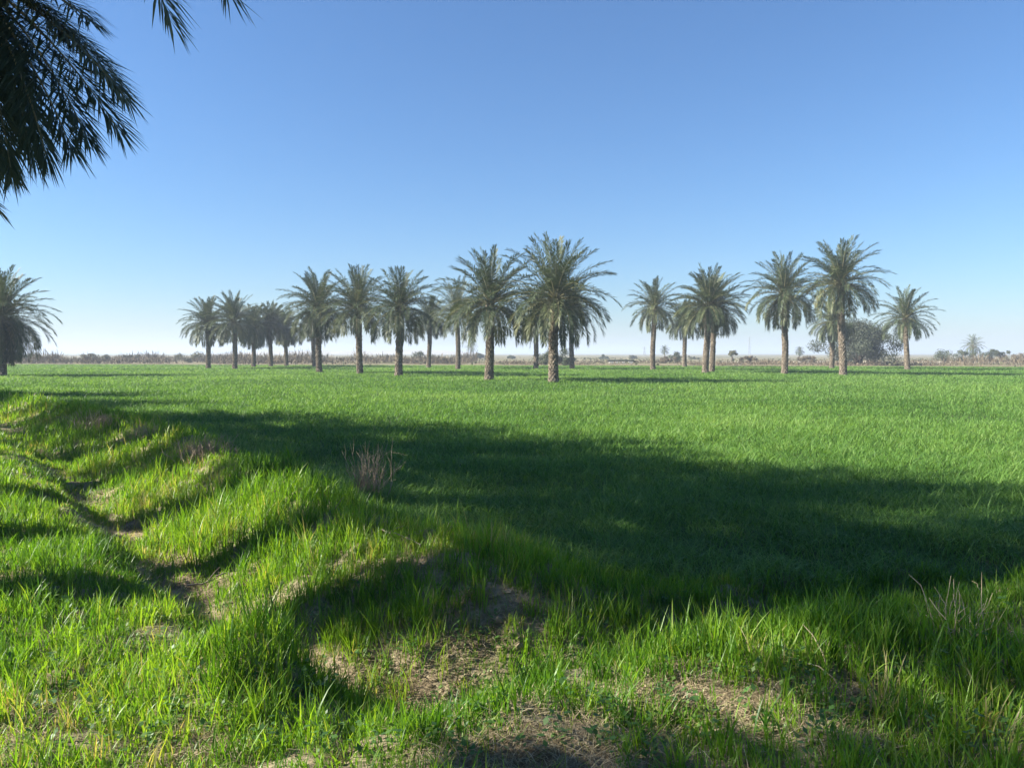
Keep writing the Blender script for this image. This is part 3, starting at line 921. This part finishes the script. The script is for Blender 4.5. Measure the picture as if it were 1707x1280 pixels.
# brown bare undergrowth along the far edge of the field
def build_scrub():
    V, Q, A, n0 = [], [], [], 0
    def band(n, x0, x1, yl, yh, h0, h1, sd):
        nonlocal n0
        x = rng.uniform(x0, x1, n)
        y = far_edge(x)+rng.uniform(yl, yh, n)
        den = noise(x, y, 9, sd, 3)
        k = rng.random(n) < np.clip((den-.43)*5, 0, 1)
        x, y, den = x[k], y[k], den[k]
        m = len(x)
        h = (h0+(h1-h0)*np.clip(den*2.6-1.05, 0, 1))*rng.uniform(.5, 1.2, m)
        z = height(x, y)
        # upright twig cards
        az = rng.uniform(0, 2*np.pi, m); tl = rng.normal(0, .85, m); bt = rng.uniform(0, .55, m)*h
        ln = h*rng.uniform(.25, .6, m); w = rng.uniform(.03, .11, m)
        d = np.stack([np.sin(tl)*np.cos(az), np.sin(tl)*np.sin(az), np.cos(tl)], 1)
        s = np.stack([-np.sin(az+1), np.cos(az+1), np.zeros(m)], 1)
        p0 = np.stack([x, y, z+bt], 1)
        v = np.stack([p0-s*w[:, None], p0+s*w[:, None], p0+d*ln[:, None]+s*w[:, None]*.3, p0+d*ln[:, None]-s*w[:, None]*.3], 1)
        V.append(v.reshape(-1, 3)); Q.append(np.arange(4*m).reshape(m, 4)+n0); n0 += 4*m
        A.append(np.repeat(np.clip(rng.normal(.5, .25, m), 0, 1), 4))
    band(80000, -115, -8, 8, 60, .7, 2.9, 91)
    band(22000, -20, 70, 6, 45, .2, .8, 92)
    band(22000, 82, 150, 10, 55, .6, 2.7, 93)
    band(14000, 30, 84, 10, 50, .3, 1.1, 94)
    return mesh_np('scrub', np.concatenate(V), np.concatenate(Q), attr={'var': np.concatenate(A)}, mats=[M_brush], smooth=False)


obj('scrub', build_scrub(), kind='stuff', label='brown leafless undergrowth along the far edge of the field', category='scrub')


def build_olive():
    n = 16000
    x = rng.uniform(-150, 240, n); y = far_edge(x)+rng.uniform(4, 170, n)
    den = noise(x, y, 16, 96, 3)
    k = rng.random(n) < np.clip((den-.45)*5, 0, 1)
    x, y = x[k], y[k]; n = len(x)
    az = rng.uniform(0, 6.28, n); s = rng.uniform(.1, .35, n)
    d = np.stack([np.cos(az), np.sin(az), rng.uniform(-.3, .3, n)], 1)
    p = np.stack([x, y, height(x, y)+rng.uniform(.05, .55, n)], 1)
    up = np.array([0, 0, 1.0])
    V = np.stack([p-d*s[:, None], p-up*(s*.5)[:, None], p+d*s[:, None], p+up*(s*.6)[:, None]], 1).reshape(-1, 3)
    return mesh_np('olive', V, np.arange(4*n).reshape(n, 4), attr={'var': np.repeat(rng.random(n), 4)}, mats=[M_olive], smooth=False)


obj('ground_cover', build_olive(), kind='stuff', label='low olive ground cover on the dry land behind the field', category='ground cover')

# dark bar over pale blocks at the far edge
p = at_y(1035, 603, 150)
t = thing('water_pipe', (p[0], 150, float(height(p[0], 150))), 'long dark bar lying on pale blocks at the far edge of the field', 'pipe')
tb = Tubes(); tb.add([(-2.6, 0, .55), (-1, .02, .57), (1, 0, .56), (2.6, .02, .55)], [.16]*4, 10)
obj('pipe', tb.mesh('pipe', M_pipe), t)


def box_mesh(name, sx, sy, sz, mat):
    import bmesh
    bm = bmesh.new()
    bmesh.ops.create_cube(bm, size=1)
    for v in bm.verts:
        v.co = (v.co.x*sx, v.co.y*sy, (v.co.z+.5)*sz)
    bmesh.ops.bevel(bm, geom=bm.edges[:], offset=.03, segments=2, affect='EDGES')
    m = bpy.data.meshes.new(name); bm.to_mesh(m); bm.free(); m.materials.append(mat)
    return m


blk = box_mesh('block', .9, .6, .39, M_concrete)
for x in (-1.9, -.6, .7, 1.9):
    b = obj('block', blk, t); b.location = (x, 0, 0)

# faint lattice masts on the horizon
for px, yt, yb, Y, lab in ((1074, 576, 592, 620, 'faint grey lattice mast on the horizon left of the lone slim palm'),
                           (1249, 560, 592, 700, 'faint tall thin mast on the horizon between the two right hand palm groups')):
    p = at_y(px, yb, Y); h = (yb-yt)/F_PX*Y
    t = thing('mast', (p[0], Y, -.4), lab, 'mast', 'masts on the horizon')
    tb = Tubes()
    for sx, sy in ((-1, -1), (1, -1), (1, 1), (-1, 1)):
        tb.add([(sx*.9, sy*.9, 0), (sx*.15, sy*.15, h)], [.10, .08], 4)
    lv = np.linspace(0, h*.95, 8)
    for a, b in zip(lv[:-1], lv[1:]):
        wa, wb = .9-.75*a/h, .9-.75*b/h
        for s in (1, -1):
            tb.add([(-wa*s, -wa, a), (wb*s, -wb, b)], [.06, .06], 4)
            tb.add([(-wa, -wa*s, a), (-wb, wb*s, b)], [.06, .06], 4)
    obj('lattice', tb.mesh('lattice', M_steel), t)
    tb = Tubes()
    for z in (h*.8, h*.93):
        tb.add([(-1.9, 0, z), (1.9, 0, z)], [.07, .07], 4)
        obj('crossarm', tb.mesh('crossarm', M_steel), t)
        tb = Tubes()


# ------------------------------------------------------------------ dry bushes, stalks and sticks near the camera
def twig_bush(seed, h, w, n, r0, mat, spread=.5, curve=.3, forks=3):
    r = np.random.default_rng(seed)
    tb = Tubes()
    for i in range(n):
        b = np.array([r.normal(0, .18*w), r.normal(0, .18*w), -.03])
        az = r.uniform(0, 6.283); el = abs(r.normal(0, spread)); l = h*r.uniform(.5, 1.05)
        d = np.array([math.sin(el)*math.cos(az), math.sin(el)*math.sin(az), math.cos(el)])
        bend = r.normal(0, curve, 3)*l*.4
        s = np.linspace(0, 1, 6)[:, None]
        P = b+d*l*s+bend*s**2+r.normal(0, .008, (6, 3))
        tb.add(P, np.linspace(r0, r0*.35, 6), 4)
        for k in range(forks):
            j = r.integers(1, 5)
            d2 = d+r.normal(0, .6, 3); d2 /= np.linalg.norm(d2)
            l2 = l*r.uniform(.15, .4)
            q = P[j]+d2*l2*np.linspace(0, 1, 4)[:, None]+r.normal(0, .006, (4, 3))
            tb.add(q, np.linspace(r0*.6, r0*.25, 4), 3)
    return tb.mesh('twigs', mat)


DB = 'dry bushes on the ditch bank'
for k, (px, py, h, w, n, r0, mt, lab) in enumerate([
        (612, 838, .78, .6, 70, .0048, M_twig, 'tall grey leafless twig bush standing on the mound in front of the shaded wheat'),
        (172, 712, .42, 1.3, 110, .006, M_twig, 'low brown dry bush on the bank furthest left, in the shade edge'),
        (252, 730, .36, 1.1, 100, .005, M_twig, 'low brown dry bush on the bank, middle of three in a line'),
        (345, 760, .36, 1.2, 120, .005, M_twig, 'dark brown dry bush on the shaded bank, lowest of three in a line'),
        (1425, 1065, .34, .3, 26, .0022, M_twig, 'fine grey wispy dry weed in the shaded grass left of the tan stalks'),
        (70, 760, .22, .7, 50, .004, M_twig, 'flattened tuft of grey dry twigs in the sunlit grass at left')]):
    g = at_ground(px, py)
    o = obj('dry_bush', twig_bush(700+k, h, w, n, r0, mt, .55 if h < .5 else .3), label=lab, category='dry bush', group=DB)
    o.location = g

g = at_ground(1600, 1068)
o = obj('dry_stalk_clump', twig_bush(720, .37, .5, 19, .0042, M_stalk, .5, .25, 1), label='clump of bare tan dry stalks crossing on the sunlit bank at lower right', category='dry stalks')
o.location = g
# single long stalks
ST = 'single dry stalks on the near bank'
for k, (px, py, top, lab) in enumerate([
        (1562, 1050, [(1548, 1010), (1535, 975), (1515, 957)], 'tall pale stalk curving left beside the clump of tan stalks'),
        (1385, 1120, [(1370, 1085), (1355, 1058), (1338, 1040)], 'thin straight tan stalk leaning left in the middle of the sunlit bank'),
        (1412, 1160, [(1390, 1130), (1365, 1110), (1345, 1105)], 'low tan stalk lying nearly flat over the sunlit bank')]):
    g = at_ground(px, py)
    P = [(0, 0, -.02)]
    for j, (a, b) in enumerate(top):
        q = at_y(a, b, g[1]+.03*(j+1))-g
        P.append(tuple(q))
    tb = Tubes(); tb.add(P, np.linspace(.0042, .0018, 4), 5)
    o = obj('dry_stalk', tb.mesh('stalk', M_stalk), label=lab, category='dry stalk', group=ST)
    o.location = g

SK = 'dead sticks lying on the ditch bank'
for k, (a, b, r0, up, lab) in enumerate([
        ((310, 985), (378, 962), .011, .04, 'grey stick lying over the bare soil where the ditch bends'),
        ((432, 912), (480, 872), .014, .06, 'dark stick slanting up through the grass of the sunlit mound'),
        ((458, 842), (476, 826), .010, .10, 'short pale stick lying at the shaded back of the mound'),
        ((262, 888), (302, 858), .009, .05, 'thin pale stick in the sunlit grass above the bare soil'),
        ((550, 862), (572, 876), .012, .05, 'pale split stick on top of the mound near the twig bush'),
        ((600, 880), (700, 925), .007, .08, 'long thin straw coloured stem leaning down the front of the mound')]):
    A, B = at_ground(*a), at_ground(*b)
    if np.linalg.norm(B-A) > 1.6:
        B = A+(B-A)/np.linalg.norm(B-A)*1.2
        B[2] = float(height(B[0], B[1]))
    c = .5*(A+B)
    s = np.linspace(0, 1, 9)[:, None]
    r = np.random.default_rng(800+k)
    P = A*(1-s)+B*s
    P[:, 2] = height(P[:, 0], P[:, 1])+up+r0
    P += r.normal(0, .006, P.shape)
    tb = Tubes(); tb.add(P-c, np.linspace(r0, r0*.5, 9)*r.uniform(.9, 1.1, 9), 7)
    j = P[4]-c
    tb.add([j, j+(B-A)*.12+np.array([.02, .03, .07]), j+(B-A)*.2+np.array([.03, .05, .10])], [r0*.5, r0*.35, r0*.2], 5)
    o = obj('stick', tb.mesh('stick', M_stick), label=lab, category='stick', group=SK)
    o.location = c

# ------------------------------------------------------------------ air, light, sky
HAZE_DENSITY = .0009
hz, nt, out = new_mat('haze_air')
v = N(nt, 'ShaderNodeVolumePrincipled')
v.inputs['Color'].default_value = (.64, .73, .82, 1)
v.inputs['Density'].default_value = HAZE_DENSITY
v.inputs['Anisotropy'].default_value = .1
nt.links.new(v.outputs[0], out.inputs['Volume'])
bx = np.array([(x, y, z) for z in (-6, 26) for x, y in ((-4300, -600), (4300, -600), (4300, 4900), (-4300, 4900))], float)
bq = [(0, 3, 2, 1), (4, 5, 6, 7), (0, 1, 5, 4), (1, 2, 6, 5), (2, 3, 7, 6), (3, 0, 4, 7)]
obj('haze', mesh_np('haze', bx, np.array(bq), mats=[hz], smooth=False), kind='stuff')

SUN_EL, SUN_AZ = R(31), R(-96)          # azimuth clockwise from the view direction: the sun stands at the left
sd = bpy.data.lights.new('sun', 'SUN')
sd.energy = 5.0
sd.angle = R(.53)
sd.color = (1, .945, .86)
so = bpy.data.objects.new('sun', sd)
COL.objects.link(so)
so.rotation_euler = (math.pi/2-SUN_EL, 0, math.pi-SUN_AZ)
so.location = (-30, 0, 30)

w = bpy.data.worlds.new('World')
SC.world = w
w.use_nodes = True
bg = w.node_tree.nodes['Background']
sk = w.node_tree.nodes.new('ShaderNodeTexSky')
sk.sky_type = 'NISHITA'
sk.sun_disc = False
sk.sun_elevation = SUN_EL
sk.sun_rotation = SUN_AZ
sk.air_density = 1.2
sk.dust_density = .3
sk.ozone_density = 10
w.node_tree.links.new(sk.outputs[0], bg.inputs[0])
bg.inputs[1].default_value = .05

SC.view_settings.view_transform = 'Standard'
SC.view_settings.look = 'None'
SC.view_settings.gamma = 1
SC.view_settings.exposure = 1.82
SC.render.engine = 'CYCLES'
SC.cycles.max_bounces = 8
SC.cycles.volume_bounces = 0
SC.cycles.transparent_max_bounces = 8
SC.cycles.use_denoising = True
